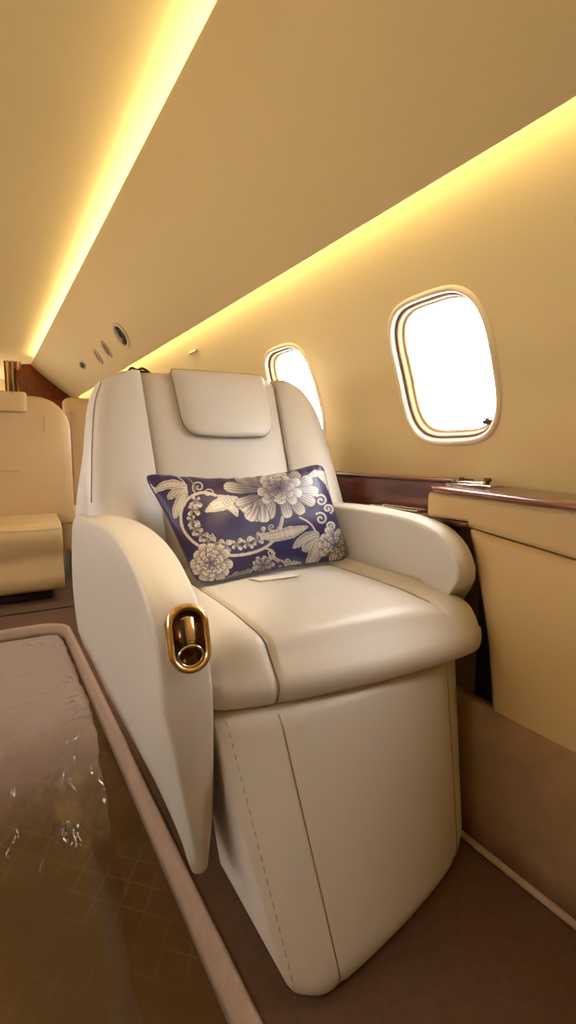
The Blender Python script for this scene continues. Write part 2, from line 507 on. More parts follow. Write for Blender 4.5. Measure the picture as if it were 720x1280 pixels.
for (cx, cy, ang, L, w, h) in creases:
    dx, dy = math.cos(ang), math.sin(ang)
    ax = (fX-cx)*dx + (fY-cy)*dy
    bx = -(fX-cx)*dy + (fY-cy)*dx + .005*np.sin(ax*70+cx*300)
    fZ = fZ + 1.9*h*np.exp(-(bx/(w*1.7))**2)*np.clip(1-(ax/L)**2, 0, 1)
V = np.stack([fX.ravel(), fY.ravel(), (DEP + .004 + fZ).ravel()], 1).tolist()
ii = np.arange((nx+1)*(nyf+1)).reshape(nyf+1, nx+1)
F = np.stack([ii[:-1, :-1], ii[:-1, 1:], ii[1:, 1:], ii[1:, :-1]], -1).reshape(-1, 4).tolist()
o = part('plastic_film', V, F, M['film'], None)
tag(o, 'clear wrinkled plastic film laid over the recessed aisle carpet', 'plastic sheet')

# ------------------------------------------------------------------ right-hand dado, console and ledge
V = []; F = []
pr = [(.766, 0.0), (.772, .06), (.786, .16), (.802, .255), (.83, .262), (.86, .0)]
loops = [[(x, y, z) for (x, z) in pr] for y in (Y0+.02, .0, .3, .6, .9, 2.0, 4.0)]
V, F = loft(loops, True, True)
tag(part('baseboard_right', V, F, M['dado'], None), kind='structure')
V, F = tube([(.763, Y0+.05, .006), (.763, .3, .006), (.763, 4.0, .006)], .007, 8)
tag(part('trim_5', V, F, M['carpet_edge'], None), kind='structure')
# mirrored lower lining on the left
loops = [[mirror((x, z)) for (x, z) in pr] for y in (Y0+.02, 6.0)]
loops = [[(x, y, z) for (x, z) in lp] for lp, y in zip(loops, (Y0+.02, 6.0))]
V, F = loft(loops, True, True)
tag(part('baseboard_left', V, F, M['dado'], None), kind='structure')

con = empty('side_console', (.85, .4, 0), 'tan side console under the near window with a thin dark gap between its panels', 'console')
YC = .80    # aft end of the raised console
def zled(y): return .680 - .035*max(0, YC - max(y, -.2))
# upper panel (drawer front)
def zgap(y): return .601 - .118*max(0, .69-y) if y > -.3 else .601-.118*.99
ys = [YC-.002, .74, .691, .689, .6, .5, .4, .2, -.3, -1.2]
def panel_section(y, zt, zb, x_of, th=.02, n=10, rnd_=.004):
    zs = [lerp(zb, zt, i/n) for i in range(n+1)]
    fr = [(x_of(z, y), y, z) for z in zs]
    fr[0] = (fr[0][0]+rnd_, y, fr[0][2]); fr[-1] = (fr[-1][0]+rnd_, y, fr[-1][2])
    return fr + [(x_of(z, y)+th, y, z) for z in zs[::-1]]
def xup(z, y): return .820
loops = [panel_section(y, zled(y)-.0145, (zgap(y) + .0015 if y < .69 else .6135), xup) for y in ys]
V, F = loft(loops, True, True)
part('drawer_front', V, F, M['console'], con, bevel=.002, seg=2)
# lower panel with the curved aft edge
def zdado(y): return interp(y, [-1.2, .3, .446, .63, .8], [.18, .19, .21, .25, .262])
def yaft(t): # t 0 bottom .. 1 top
    return interp(t, [0, .2, .4, .6, .75, .88, 1], [.612, .614, .622, .638, .655, .672, .69])
def xlow(t): return .820 - .012*math.sin(PI*min(1, t*1.0))*.8 - .004*(1-t)
nz, nyy = 24, 24
front = []; backv = []
for j in range(nz+1):
    t = j/nz; row = []
    for i in range(nyy+1):
        y = lerp(yaft(t), -1.2, (i/nyy)**1.6)
        zt, zb = zgap(y) - .0025, zdado(y) - .02
        row.append((xlow(t) + (.005 if t < .03 else .0015 if t > .97 else 0) + (.006 if i == 0 else 0), y, lerp(zb, zt, t)))
    front.append(row)
V = [p for r_ in front for p in r_] + [(p[0]+.025, p[1], p[2]) for r_ in front for p in r_]
W = nyy+1; N = W*(nz+1); F = []
for j in range(nz):
    for i in range(nyy):
        a = j*W+i; F.append((a, a+1, a+W+1, a+W)); F.append((N+a, N+a+W, N+a+W+1, N+a+1))
for i in range(nyy):
    F.append((i, N+i, N+i+1, i+1)); b = nz*W+i; F.append((b, b+1, N+b+1, N+b))
for j in range(nz):
    a = j*W; F.append((a, a+W, N+a+W, N+a)); b = a+nyy; F.append((b, N+b, N+b+W, b+W))
part('side_panel', V, F, M['console'], con)
# dark carcass behind
V, F = box(.850, .865, -1.2, .68, .05, .60)
part('carcass', V, F, M['dark'], con)

# alcove beside the seat: wood back board and low wood shelf
alc = empty('side_shelf', (.88, 1.2, .6), 'low dark red wood shelf with upright back board beside the seat armrest', 'shelf')
V, F = box(.905, .925, .802, 2.6, .598, .683)
part('back_board', V, F, M['wood'], alc, bevel=.003)
V, F = box(.895, .968, .802, 2.6, .6835, .690)
part('cap_rail', V, F, M['wood'], alc, bevel=.002)
out2 = [(.826, .715), (.832, .700), (.845, .695), (.904, .695), (.904, 2.6), (.852, 2.6), (.852, .82)]
loops = [[(x, y, z) for (x, y) in out2] for z in (.597, .612)]
V, F = loft(loops, True, True)
part('shelf_board', V, F, M['wood'], alc, bevel=.005)
V, F = box(.855, .875, .76, 2.6, .05, .5965)
part('shelf_support', V, F, M['dark'], alc)

# inset framed panel lying on the low shelf
inset = empty('inset_tray', (.86, .95, .612), 'flat framed dark inset tray on the low wood shelf behind the armrest', 'tray')
V1 = []
def ringbox(x0, x1, y0, y1, z0, z1, w):
    o_ = [(x0, y0), (x1, y0), (x1, y1), (x0, y1)]; i_ = [(x0+w, y0+w), (x1-w, y0+w), (x1-w, y1-w), (x0+w, y1-w)]
    V = [(x, y, z) for z in (z0, z1) for (x, y) in o_ + i_]; F = []
    for k in range(4):
        j = (k+1) % 4
        F += [(k, j, 8+j, 8+k), (4+k, 12+k, 12+j, 4+j), (8+k, 8+j, 12+j, 12+k), (k, 4+k, 4+j, j)]
    return V, F
V, F = ringbox(.857, .902, .87, 1.04, .6125, .6165, .006)
part('frame', V, F, M['chrome'], inset, bevel=.001)
V, F = box(.862, .897, .876, 1.034, .6125, .6145)
part('inlay', V, F, M['wood'], inset)

# glossy wood ledge on the raised console
led_o = empty('side_ledge', (.88, .4, .68), 'glossy mahogany ledge with rounded edge running under the near window', 'ledge')
loops = []
for i in range(25):
    y = lerp(.80, -1.2, (i/24)**1.3)
    zz = zled(y)
    xin = .803 + (.05*(1-math.sqrt(max(0, 1-((y-.75)/.06)**2))) if y > .75 else 0)
    nose = [(xin+.012, zz-.0135), (xin+.004, zz-.011), (xin, zz-.0065), (xin+.001, zz-.002), (xin+.006, zz)]
    back_x = .966
    loops.append([(x, y, z) for (x, z) in nose] + [(back_x, y, zz), (back_x, y, zz-.0135)])
V, F = loft(loops, True, True)
part('ledge_top', V, F, M['wood'], led_o)

# chrome fitting with two small knobs on the ledge
ft = empty('table_latch', (.915, .80, .68), 'small chrome latch plate with two dark knobs on the glossy ledge', 'latch')
V, F = loft([[(x, y, z) for (x, y) in [(.895, .70), (.945, .705), (.95, .80), (.92, .84), (.895, .82)]] for z in (.6785, .6825)], True, True)
part('plate', V, F, M['chrome'], ft, bevel=.001)
def cyl(cx, cy, z0, z1, r0, r1=None, n=20):
    r1 = r0 if r1 is None else r1
    return loft([[(cx+r*math.cos(2*PI*k/n), cy+r*math.sin(2*PI*k/n), z) for k in range(n)] for (z, r) in ((z0, r0), (lerp(z0, z1, .5), lerp(r0, r1, .5)), (z1, r1))], True, True)
V, F = join(cyl(.925, .80, .6825, .688, .004), cyl(.925, .80, .688, .695, .006))
part('knob', V, F, M['vent_dark'], ft)
V, F = join(cyl(.93, .735, .6825, .688, .005), cyl(.93, .735, .688, .696, .008))
part('knob', V, F, M['dark_gold'], ft)
V, F = box(.903, .911, .725, .80, .6825, .688)
part('bar', V, F, M['chrome'], ft, bevel=.002)

# ------------------------------------------------------------------ main seat
seat = empty('armchair', (.52, .95, 0), 'large cream leather cabin armchair with gold trimmed armrest, holding the floral pillow', 'armchair')
SH = .06
def sh(p): return (p[0], p[1] - SH*(p[0]-.51), p[2])
def shl(V): return [sh(p) for p in V]
L = M['leather']

def arm(name, T, B, xo_t, xo_b, xi, flip=False):
    """T, B: top and bottom curves (y,z); xo_t/xo_b outer X at the top/bottom along the curve; xi inner X"""
    n = 44
    T = resample(smooth_curve(T, 8), n); B = resample(smooth_curve(B, 8), n)
    loops = []
    for i in range(n):
        s = i/(n-1)
        t = Vector((0, T[i][0], T[i][1])); b = Vector((0, B[i][0], B[i][1]))
        xt, xb = xo_t(s), xo_b(s)
        w = xi - xt; sg = 1 if w > 0 else -1
        d = (t-b); Ld = d.length; d = d/Ld if Ld > 1e-6 else Vector((0,0,1))
        r = min(.010, Ld*.3, abs(w)*.4)
        lp = []
        m = 10
        for k in range(m+1):                      # outer face, up, with a slight belly
            q = k/m
            p = b.lerp(t - d*r, q); x = lerp(xb, xt, min(1, q**.75)) - sg*.006*math.sin(PI*q)
            lp.append((x, p.y, p.z))
        for k in range(1, 5):
            a = PI/2*k/4
            p = t - d*r + d*r*math.sin(a); lp.append((xt + sg*r*(1-math.cos(a)), p.y, p.z))
        for k in range(1, 5):                     # crown
            q = k/5; x = lerp(xt+sg*r, xi-sg*r, q); p = t + d*.005*math.sin(PI*q); lp.append((x, p.y, p.z))
        for k in range(0, 5):
            a = PI/2*(1-k/4); p = t - d*r + d*r*math.sin(a); lp.append((xi - sg*r*(1-math.cos(a)), p.y, p.z))
        for k in range(1, m+1):
            p = (t - d*r).lerp(b, k/m); lp.append((xi, p.y, p.z))
        loops.append([sh(q) for q in lp])
    e_ = np.array(loops[-1]); c_ = e_.mean(0); d_ = c_ - np.array(loops[-3]).mean(0); d_ /= max(np.linalg.norm(d_), 1e-9)
    for f_, o_ in ((.90, .006), (.68, .011), (.30, .014)): loops.append([tuple(c_ + (p - c_)*f_ + d_*o_) for p in e_])
    V, F = loft(loops, True, True)
    return part(name, V, F, L, seat)
T = [(1.40, .56), (1.37, .585), (1.30, .603), (1.15, .611), (.975, .616), (.86, .608), (.78, .592), (.713, .563), (.668, .53), (.64, .477), (.625, .42), (.625, .33), (.636, .215), (.648, .165), (.660, .132)]
B = [(1.42, .27), (1.36, .255), (1.26, .245), (1.14, .227), (1.04, .212), (.97, .20), (.90, .188), (.85, .18), (.82, .174), (.79, .168), (.76, .16), (.73, .152), (.70, .145), (.680, .130), (.667, .126)]
arm('armrest', T, B, lambda s: interp(s, [0, .55, .75, 1], [.182, .180, .183, .236]), lambda s: interp(s, [0, .4, .8, 1], [.188, .200, .225, .236]), .256)
T2 = [(1.42, .56), (1.39, .588), (1.32, .606), (1.15, .614), (.975, .619), (.86, .617), (.79, .612), (.735, .600), (.697, .578), (.674, .548), (.666, .515), (.69, .475), (.75, .455)]
B2 = [(1.42, .30), (1.30, .30), (1.20, .30), (1.10, .30), (1.02, .30), (.96, .30), (.90, .30), (.86, .30), (.83, .31), (.81, .32), (.79, .34), (.78, .37), (.77, .40)]
arm('armrest', T2, B2, lambda s: interp(s, [0, .5, .8, 1], [.845, .828, .806, .80]), lambda s: interp(s, [0, 1], [.81, .81]), .752)

# seat cushion: one body, dense across, grooves at the bolster seams
def cushion_section(x, xl, xr):
    u = (x - xl)/(xr - xl)*2 - 1
    e = (1 - abs(u)**6)
    edge_in = .02*(1 - max(0, 1-abs(u)**10)**.5)
    crown = .471 + .009*(1-u*u)
    groove = 0
    for gx in (.352, .708):
        groove += .005*math.exp(-((x-gx)/.006)**2)
    bol = 0
    for gx, s_ in ((.352, -1), (.708, 1)):
        q = (x-gx)*s_
        if q > 0: bol += .013*math.sin(min(1, q/.06)*PI*.7)
    bow = -.024*(1-u*u)
    zb = .376
    yf = .628 + bow
    pts = [(1.18, zb), (1.18, crown-.02)]
    tops = [(1.12, crown+.006+bol), (1.0, crown+.007+bol), (.90, crown+.006+bol), (.82, crown+.005+bol), (.76, crown+.003+bol*.95), (.715, crown-.001+bol*.8), (.680, crown-.004+bol*.75), (.655, crown-.013+bol*.55), (.638, crown-.034+bol*.25), (yf+.0, .412), (yf+.002, zb+.012), (yf+.010, zb+.003), (yf+.03, zb)]
    lp = smooth_curve([pts[0], pts[1]] + tops, 3) + [np.array((.8, zb)), np.array((1.0, zb))]
    cy, cz = .86, .43
    out = []
    for k, (y, z) in enumerate(lp):
        y2 = y + (edge_in if y < cy else 0)
        z2 = z - (edge_in*.8 if z > cz else 0)
        if z > cz or y < .7:       # groove cut inwards
            g = groove
            if y < .68 and z < .46: y2 += g*(1 if x < .5 else 0)
            else: z2 -= g
        if x > .751: y2 = min(y2, .742 + .01*(z2 > .44))
        out.append((x, y2, z2))
    return out
xl, xr = .257, .795
xs = sorted(set([xl + (xr-xl)*(.5-.5*math.cos(PI*i/44)) for i in range(45)] + [.352+d for d in (-.012, -.006, -.003, 0, .003, .006, .012)] + [.708+d for d in (-.012, -.006, -.003, 0, .003, .006, .012)]))
loops = [[sh(p) for p in cushion_section(x, xl, xr)] for x in xs]
V, F = loft(loops, True, True)
cush = part('seat_cushion', V, F, L, seat)
def seam(name, pts, r, parent, mat=None, n=6):
    V, F = tube(pts, r, n)
    return part(name, V, F, mat or M['thread'], parent)
for gx in (.352, .708):
    sec = cushion_section(gx, xl, xr)
    pts = [sh(p) for p in sec if p[2] > .3785]
    pts = [p for p in pts if p[1] < 1.13 and (gx < .5 or p[1] > .672)]
    seam('seam', [(p[0], p[1]-.0008, p[2]+.0012) for p in pts], .0016, cush)

# footrest: hangs from the front of the cushion and kicks forward at the bottom
def foot_section(z):
    t = (.374 - z)/(.374-.008)          # 0 top .. 1 bottom
    x0 = lerp(.260, .309, t**1.1); x1 = lerp(.772, .748, t)
    yl = lerp(.640, .492, t) ; yr = lerp(.648, .590, t)
    dep = lerp(.10, .26, t)
    ebot = 0
    if t > .93: ebot = .012*((t-.93)/.07)**2
    if t < .06: ebot = max(ebot, .014*((.06-t)/.06)**2)
    n = 30; lp = []
    for i in range(n+1):
        u = i/n; uu = .5-.5*math.cos(PI*u)
        x = lerp(x0, x1, uu); y = lerp(yl, yr, uu)
        bowv = -.026*math.sin(PI*uu)*(1-.4*t)
        rnd_ = .022*(1-min(1, (1-abs(2*uu-1)**8)))**1.0
        g = 0
        for gx in (lerp(.352, .385, t), lerp(.722, .695, t)):
            g += .0035*math.exp(-((x-gx)/.005)**2)
        e2 = .030*max(0, (t-.86)/.14)**2.2
        lp.append((x + (ebot*.4+e2)*(1 if uu < .5 else -1)*(abs(2*uu-1)**5), y + bowv + rnd_ + g + ebot, z))
    for i in range(8):
        u = i/7; x = lerp(x1, x0, u)
        lp.append((x + (-.003-e2 if i == 0 else .003+e2 if i == 7 else 0), lerp(yr, yl, u) + dep - ebot, z))
    return lp
zs = [.374, .372, .368, .362] + [lerp(.356, .05, i/26) for i in range(27)] + [.040, .030, .020, .012, .008]
loops = [foot_section(z) for z in zs]
V, F = loft(loops, True, True)
foot = part('footrest', V, F, L, seat)
def foot_front(xa, xb):
    pts = []
    for z in [lerp(.364, .012, i/26) for i in range(27)]:
        t = (.374-z)/(.374-.008); x = lerp(xa, xb, t)
        fr = foot_section(z)[:31]
        y = float(np.interp(x, [p[0] for p in fr], [p[1] for p in fr])); pts.append((x, y-.0005, z))
    return pts
seam('seam', foot_front(.352, .385), .0012, foot)
seam('seam', foot_front(.722, .695), .0011, foot)
def dashes(pts, r, on=1, off=1):
    P = resample(pts, 75); out = []
    for i in range(0, 73, 3): out.append(tube([tuple(P[i]), tuple(P[i+1]), tuple(P[i+2]*.6+P[i+1]*.4)], r, 5))
    return join(*out)
V, F = dashes(foot_front(.276, .318), .0007)
part('stitching', V, F, M['thread'], foot)

# pedestal
V, F = loft([[sh(p) for p in [(.33, .80, z), (.70, .80, z), (.70, 1.30, z), (.33, 1.30, z)]] for z in (.0, .03, .20, .385)], True, True)
part('pedestal', V, F, M['dark'], seat, bevel=.02)
# side skirts between arms and cushion (dark gap filler)
V, F = loft([[sh(p) for p in [(.27, .75, z), (.75, .75, z), (.75, 1.32, z), (.27, 1.32, z)]] for z in (.20, .381)], True, True)
part('seat_frame', V, F, M['leather'], seat, bevel=.01)

# backrest: shell with wrap-round bolsters, centre cushion, head pad
ZB, ZT = .46, .958
def yback(z):   # front plane of the centre panel
    return interp(z, [.40, .50, .60, .70, .80, .88, .93, .968], [1.085, 1.12, 1.165, 1.21, 1.255, 1.29, 1.312, 1.335])
def bol_loops(side):
    """bolster: loft up the back; side -1 left (aisle), +1 right (window)"""
    loops = []
    zz = [.50, .55, .60, .65, .70, .75, .80, .84, .87, .895, .915, .93, .942, .950, .955]
    for z in zz:
        y = yback(z)
        t = (z-.5)/.468
        if side < 0:
            xs_ = lerp(.350, .350, t); xo = interp(z, [.5, .63, .75, .83, .87, .90, .92, .935, .945, .952, .956], [.186, .190, .206, .219, .228, .239, .250, .264, .280, .302, .33])
        else:
            xs_ = lerp(.702, .728, t); xo = interp(z, [.5, .63, .75, .83, .87, .90, .92, .935, .945, .952, .956], [.855, .855, .855, .850, .842, .830, .818, .804, .788, .770, .75])
        dpt = lerp(.20, .15, t); fwd = lerp(.045, .018, t)      # wing stands forward of the centre
        s = -side
        wv = abs(xs_-xo)
        lp = [(xs_, y+.030), (xs_, y+.004), (xs_ - s*min(.006, wv*.1), y-.006),
              (xs_ - s*wv*.25, y-.006-fwd*.45), (xs_ - s*wv*.50, y-.006-fwd*.75), (xs_ - s*wv*.72, y-.004-fwd*.85), (xs_ - s*wv*.88, y+.004-fwd*.7),
              (xs_ - s*wv*.965, y+.018-fwd*.45), (xo, y+.040), (xo + s*.002, y+dpt*.55), (xo + s*interp(z, [.6, .75], [-.006, .012]), y+dpt*.9), (xo + s*min(.04, wv*.4), y+dpt), (xs_, y+dpt)]
        loops.append([sh((float(p[0]), float(p[1]), z)) for p in smooth_curve(lp, 4, True)])
    # close the crown
    top = loops[-1]; c = np.mean(np.array(top), 0)
    for f, dz in ((.8, .002), (.4, .003)):
        loops.append([tuple(c + (np.array(p)-c)*f + np.array((0, 0, dz))) for p in top])
    return loops
for side in (-1, 1):
    V, F = loft(bol_loops(side), True, True)
    o = part('back_bolster', V, F, L, seat)
# piping down the outer front corner of the aisle-side bolster
pts = []
for z in [lerp(.64, .93, i/16) for i in range(17)]:
    y = yback(z); t = (z-.5)/.468; fwd = lerp(.045, .018, t)
    xo = interp(z, [.5, .63, .75, .83, .87, .90, .92], [.186, .190, .206, .219, .228, .239, .250]); xs_ = lerp(.350, .350, t); wv = xs_-xo
    pts.append(sh((xs_-wv*.968, y+.018-fwd*.45-.002, z)))
seam('seam', pts, .0014, bpy.data.objects['back_bolster'], M['stitch'])
# centre cushion
loops = []
xsn = [i/40 for i in range(41)]
zz = [.44] + [lerp(.47, .93, i/20) for i in range(21)] + [.940, .948, .953, .956]
for z in zz:
    t = (z-.5)/.468; xl_, xr_ = lerp(.352, .352, t), lerp(.700, .726, t); y = yback(z)
    topr = .02*max(0, (z-.935)/.021)**2 if z > .935 else 0
    lp = []
    for u in xsn:
        uu = .5-.5*math.cos(PI*u); a = abs(2*uu-1)
        lp.append((lerp(xl_, xr_, uu), y - .012*(1-a*a) + .014*a**14 + topr - .006*math.exp(-((z-.60)/.1)**2)*(1-a*a), z))
    for u in (0, .33, .66, 1):
        lp.append((lerp(xr_, xl_, u), y+.12-topr, z))
    loops.append([sh(p) for p in lp])
V, F = loft(loops, True, True)
part('back_cushion', V, F, L, seat)
# shell behind
loops = []
for z in (.30, .45, .6, .75, .85, .90, .93, .95):
    y = yback(max(z, .4)); t = (z-.5)/.468
    a, b = (.225, .83) if z < .8 else (interp(z, [.8, .95], [.235, .29]), interp(z, [.8, .95], [.82, .765]))
    loops.append([sh(p) for p in [(a, y+.14, z), (b, y+.14, z), (b-.01, y+.20, z), (lerp(a, b, .5), y+.215, z), (a+.01, y+.20, z)]])
V, F = loft(loops, True, True)
part('back_shell', V, F, L, seat, bevel=.01)
# head pad
def head_outline(n=40):
    # (u, v) u across -1..1, v 0 top .. 1 bottom ; rounded lower corners
    w, h, r = .129, .172, .045
    pts = [(-w, .008), (-w+.006, 0)] + [(lerp(-w+.02, w-.02, i/6), -.001) for i in range(7)] + [(w-.006, 0), (w, .008)]
    for i in range(9):
        a = PI/2*i/8; pts.append((w-.006-r+r*math.cos(a), h-r+r*math.sin(a)))
    pts += [(lerp(w-.05, -w+.05, i/6), h+.002*math.sin(PI*i/6)) for i in range(1, 6)]
    for i in range(9):
        a = PI/2+PI/2*i/8; pts.append((-w+.006+r+r*math.cos(a), h-r+r*math.sin(a)))
    return pts
ho = head_outline()
def head_ring(f, off):
    out = []
    for (u, v) in ho:
        u2, v2 = u*f, .08 + (v-.08)*f
        z = .964 - v2; y = yback(min(z, .968)) - .012*(1-(u2/.18)**2) - off
        out.append(sh((.552+u2, y, z)))
    return out
loops = [head_ring(.97, -.012), head_ring(.985, .004), head_ring(1.0, .011), head_ring(.985, .018), head_ring(.95, .0225), head_ring(.85, .027), head_ring(.6, .030), head_ring(.3, .031)]
V, F = loft(loops, True, True)
head = part('headrest', V, F, L, seat)
V, F = tube(head_ring(1.004, .009), .0016, 6, True)
part('piping', V, F, M['thread'], head)
# small dark bracket at the top of the back
V, F = join(tube([sh(p) for p in smooth_curve([(.325, 1.36, 0.952), (.335, 1.355, 0.966), (.35, 1.355, 0.962), (.362, 1.355, 0.967), (.375, 1.355, 0.961), (.388, 1.36, 0.952)], 5)], .0032, 8), tube([sh(p) for p in smooth_curve([(.33, 1.362, 0.956), (.357, 1.358, 0.960), (.385, 1.362, 0.956)], 5)], .003, 8))
part('bracket', V, F, M['black'], seat)

# gold escutcheon with the recline lever on the front of the aisle armrest
def stad(hw, hh, n=14):
    s = hh-hw
    return [(hw*math.cos(a), s+hw*math.sin(a)) for a in [PI*i/n for i in range(n+1)]] + [(hw*math.cos(a), -s+hw*math.sin(a)) for a in [PI+PI*i/n for i in range(n+1)]]
EC = Vector((.2165, .628, .507))
# local frame of the arm front there: tilts back with height
en = Vector((-.10, -.97, .25)).normalized(); ev = Vector((0, .25, .97)); ev = (ev - en*ev.dot(en)).normalized(); eu = ev.cross(en).normalized()
if eu.x < 0: eu = -eu
def ep(u, v, w): return tuple(EC + eu*u + ev*v + en*w)
def estad(hw, hh, w): return [ep(u, v, w) for (u, v) in stad(hw, hh)]
loops = [estad(.0285, .0455, -.014), estad(.0285, .0455, .003), estad(.0275, .0445, .0065), estad(.0240, .041, .0078), estad(.0205, .0375, .0062), estad(.0195, .0365, .001)]
V, F = loft(loops, True, False)
bez = part('gold_bezel', V, F, M['gold'], seat)
loops = [estad(.0200, .0368, .002), estad(.0190, .036, -.004), estad(.0165, .0335, -.008), estad(.008, .025, -.0095)]
V, F = loft(loops, True, True)
part('recess', V, F, M['dark_gold'], bez)
lv = []
for k in range(13):
    a = PI*k/12; lv.append((.0150*math.cos(a), .0120*math.sin(a)))
loops = [[ep(u, v, -.008 + w) for (u, w) in lv] for v in (.030, .026, .0, -.012)]
loops[0] = [ep(u*.8, .032, -.008+w*.7) for (u, w) in lv]
V, F = loft(loops, True, True)
part('recline_lever', V, F, M['gold'], bez)
V, F = tube([ep(-.006, lerp(.026, -.010, i/4), .0028) for i in range(5)], .0028, 8)
part('lever_slot', V, F, M['black'], bez)
ringp = [ep(.016*math.cos(2*PI*k/28), -.0225+.0135*math.sin(2*PI*k/28), .004 + .003*math.sin(2*PI*k/28)) for k in range(28)]
V, F = tube(ringp, .0020, 8, True)
part('button_ring', V, F, M['chrome'], bez)
loops = [[ep(r*math.cos(2*PI*k/28), -.0225+r*.84*math.sin(2*PI*k/28), w) for k in range(28)] for (r, w) in ((.0150, -.004), (.0145, .002), (.010, .0005), (.004, -.001))]
V, F = loft(loops, True, True)
part('button', V, F, M['dark_gold'], bez)

# ------------------------------------------------------------------ pillow with woven flower pattern
# design space: the flat drawing of the cloth, 720 wide x 450 high
def pat_eval(P):
    """P: (n,2) design coords -> silver weave 0..1"""
    val = np.zeros(len(P)); X, Y = P[:, 0], P[:, 1]
    rng = np.random.RandomState(3)
    def petal(cx, cy, ang, Ln, Wd, lo=.45, hi=1.0, tip=.75, lw=2.0, streak=.4):
        a = math.radians(ang); dx, dy = math.cos(a), math.sin(a)
        s = (X-cx)*dx + (Y-cy)*dy; b = -(X-cx)*dy + (Y-cy)*dx
        q = np.clip(s/Ln, 0, 1)
        w = Wd*1.12*q**.55*np.sqrt(np.clip(1-q**5, 0, 1))
        ins = (s > 0) & (s < Ln) & (np.abs(b) < w)
        e = w - np.abs(b)
        v = lo*.7 + (hi-lo*.7)*q**1.5 + .16*np.sin(b*streak*2.0)*(1-q*.4)
        v = np.where((e < lw) | (s > Ln-lw*.7), .10, v)
        val[ins] = np.clip(v[ins], 0.05, 1)
    def leaf(pts, widths, lo=.6, hi=.9, vein=True, lw=1.8):
        c = np.array(smooth_curve(pts, 8)); ws = np.interp(np.linspace(0, 1, len(c)), np.linspace(0, 1, len(widths)), widths)
        best = np.full(len(P), 1e9); bw = np.zeros(len(P)); sd = np.zeros(len(P)); tq = np.zeros(len(P))
        for i in range(len(c)):
            d = np.hypot(X-c[i, 0], Y-c[i, 1]); rel = d - ws[i]
            m = rel < best; best[m] = rel[m]; bw[m] = ws[i]; tq[m] = i/len(c); sd[m] = d[m]
        ins = best < 0
        v = lo*.75 + (hi-lo*.75)*np.clip(1-sd/np.maximum(bw, 1), 0, 1)**.7 + .05*np.sin(tq*70)
        v = np.where(-best < lw, 1.0, v)
        if vein: v = np.where(sd < 1.3, .35, v)
        val[ins] = np.clip(v[ins], 0, 1)
    def stroke(pts, w, v=.85, k=10):
        c = np.array(smooth_curve(pts, k)); best = np.full(len(P), 1e9)
        for i in range(len(c)-1):
            a, b = c[i], c[i+1]; ab = b-a; l2 = max(ab@ab, 1e-9)
            t = np.clip(((X-a[0])*ab[0] + (Y-a[1])*ab[1])/l2, 0, 1)
            best = np.minimum(best, np.hypot(X-a[0]-ab[0]*t, Y-a[1]-ab[1]*t))
        val[best < w] = v
    def spiral(cx, cy, r, turns, a0, w=1.0, d=1):
        stroke([(cx + r*(1-k/24*.85)*math.cos(a0+d*turns*2*PI*k/24), cy + r*(1-k/24*.85)*math.sin(a0+d*turns*2*PI*k/24)) for k in range(25)], w, k=2)
    U = 1.0
    # left border sprigs
    leaf([(34, 88), (44, 104), (54, 128)], [3, 11, 3], .7, 1); leaf([(56, 112), (40, 122)], [7, 2], .7, 1)
    stroke([(52, 128), (60, 165), (66, 200), (74, 232), (96, 252)], 2.2, .7)
    for (cx, cy, r, a0, d) in ((62, 168, 12, 0, 1), (74, 196, 13, 2, -1), (72, 222, 11, 1, 1), (96, 242, 18, 3, -1)):
        spiral(cx, cy, r, 1.3, a0, 2.6, d)
    # feathered leaf pair at the left
    stroke([(128, 62), (156, 88), (166, 122), (152, 164), (136, 190)], 2.2, .85)
    leaf([(160, 104), (120, 98), (86, 106), (54, 128)], [8, 17, 14, 1.5], .55, .9, lw=2)
    leaf([(158, 120), (132, 126), (112, 140), (104, 150)], [9, 16, 11, 1.5], .5, .85, lw=2)
    leaf([(160, 128), (146, 158), (132, 188), (124, 216)], [10, 19, 16, 1.5], .55, .95, lw=2)
    # light scroll over the ring
    spiral(206, 108, 22, 1.3, 2.2, 2.2); spiral(238, 130, 17, 1.2, .3, 2.0, -1); stroke([(168, 74), (186, 92), (196, 120)], 1.6, .6)
    # broken oval ring
    rg_ = [(262, 138), (224, 128), (186, 137), (157, 164), (144, 208), (152, 256), (186, 300), (240, 328), (308, 341), (372, 333), (430, 309), (468, 266), (482, 214)]
    stroke(rg_, 5.0, .84)
    # garland on the inside of the ring
    gl = [(196, 156), (186, 186), (182, 222), (190, 252), (208, 272), (232, 290), (258, 302), (290, 308), (326, 304), (362, 300), (394, 288), (414, 272)]
    for q, (gx, gy) in enumerate(gl):
        a = 100 - q*12
        for da, ln, wd in ((-50, 28, 11), (40, 26, 10), (130, 20, 9), (215, 18, 8)):
            petal(gx, gy, a+da, ln, wd, .7, .98, .8, 1.6, .25)
    for q in (1, 3, 5, 7, 9): spiral(gl[q][0]+10, gl[q][1]-12, 10, 1.2, q, 2.0)
    # three-lobed bright leaf
    leaf([(330, 150), (290, 164), (256, 178), (226, 194)], [8, 26, 18, 1.5], .85, 1, lw=1.6)
    leaf([(300, 150), (318, 180), (332, 212)], [14, 18, 1.5], .85, 1, lw=1.6); leaf([(300, 168), (288, 150), (268, 138)], [14, 14, 1.5], .8, 1, lw=1.6)
    petal(320, 170, 12, 40, 18, .8, 1, .7, 1.6, .3)
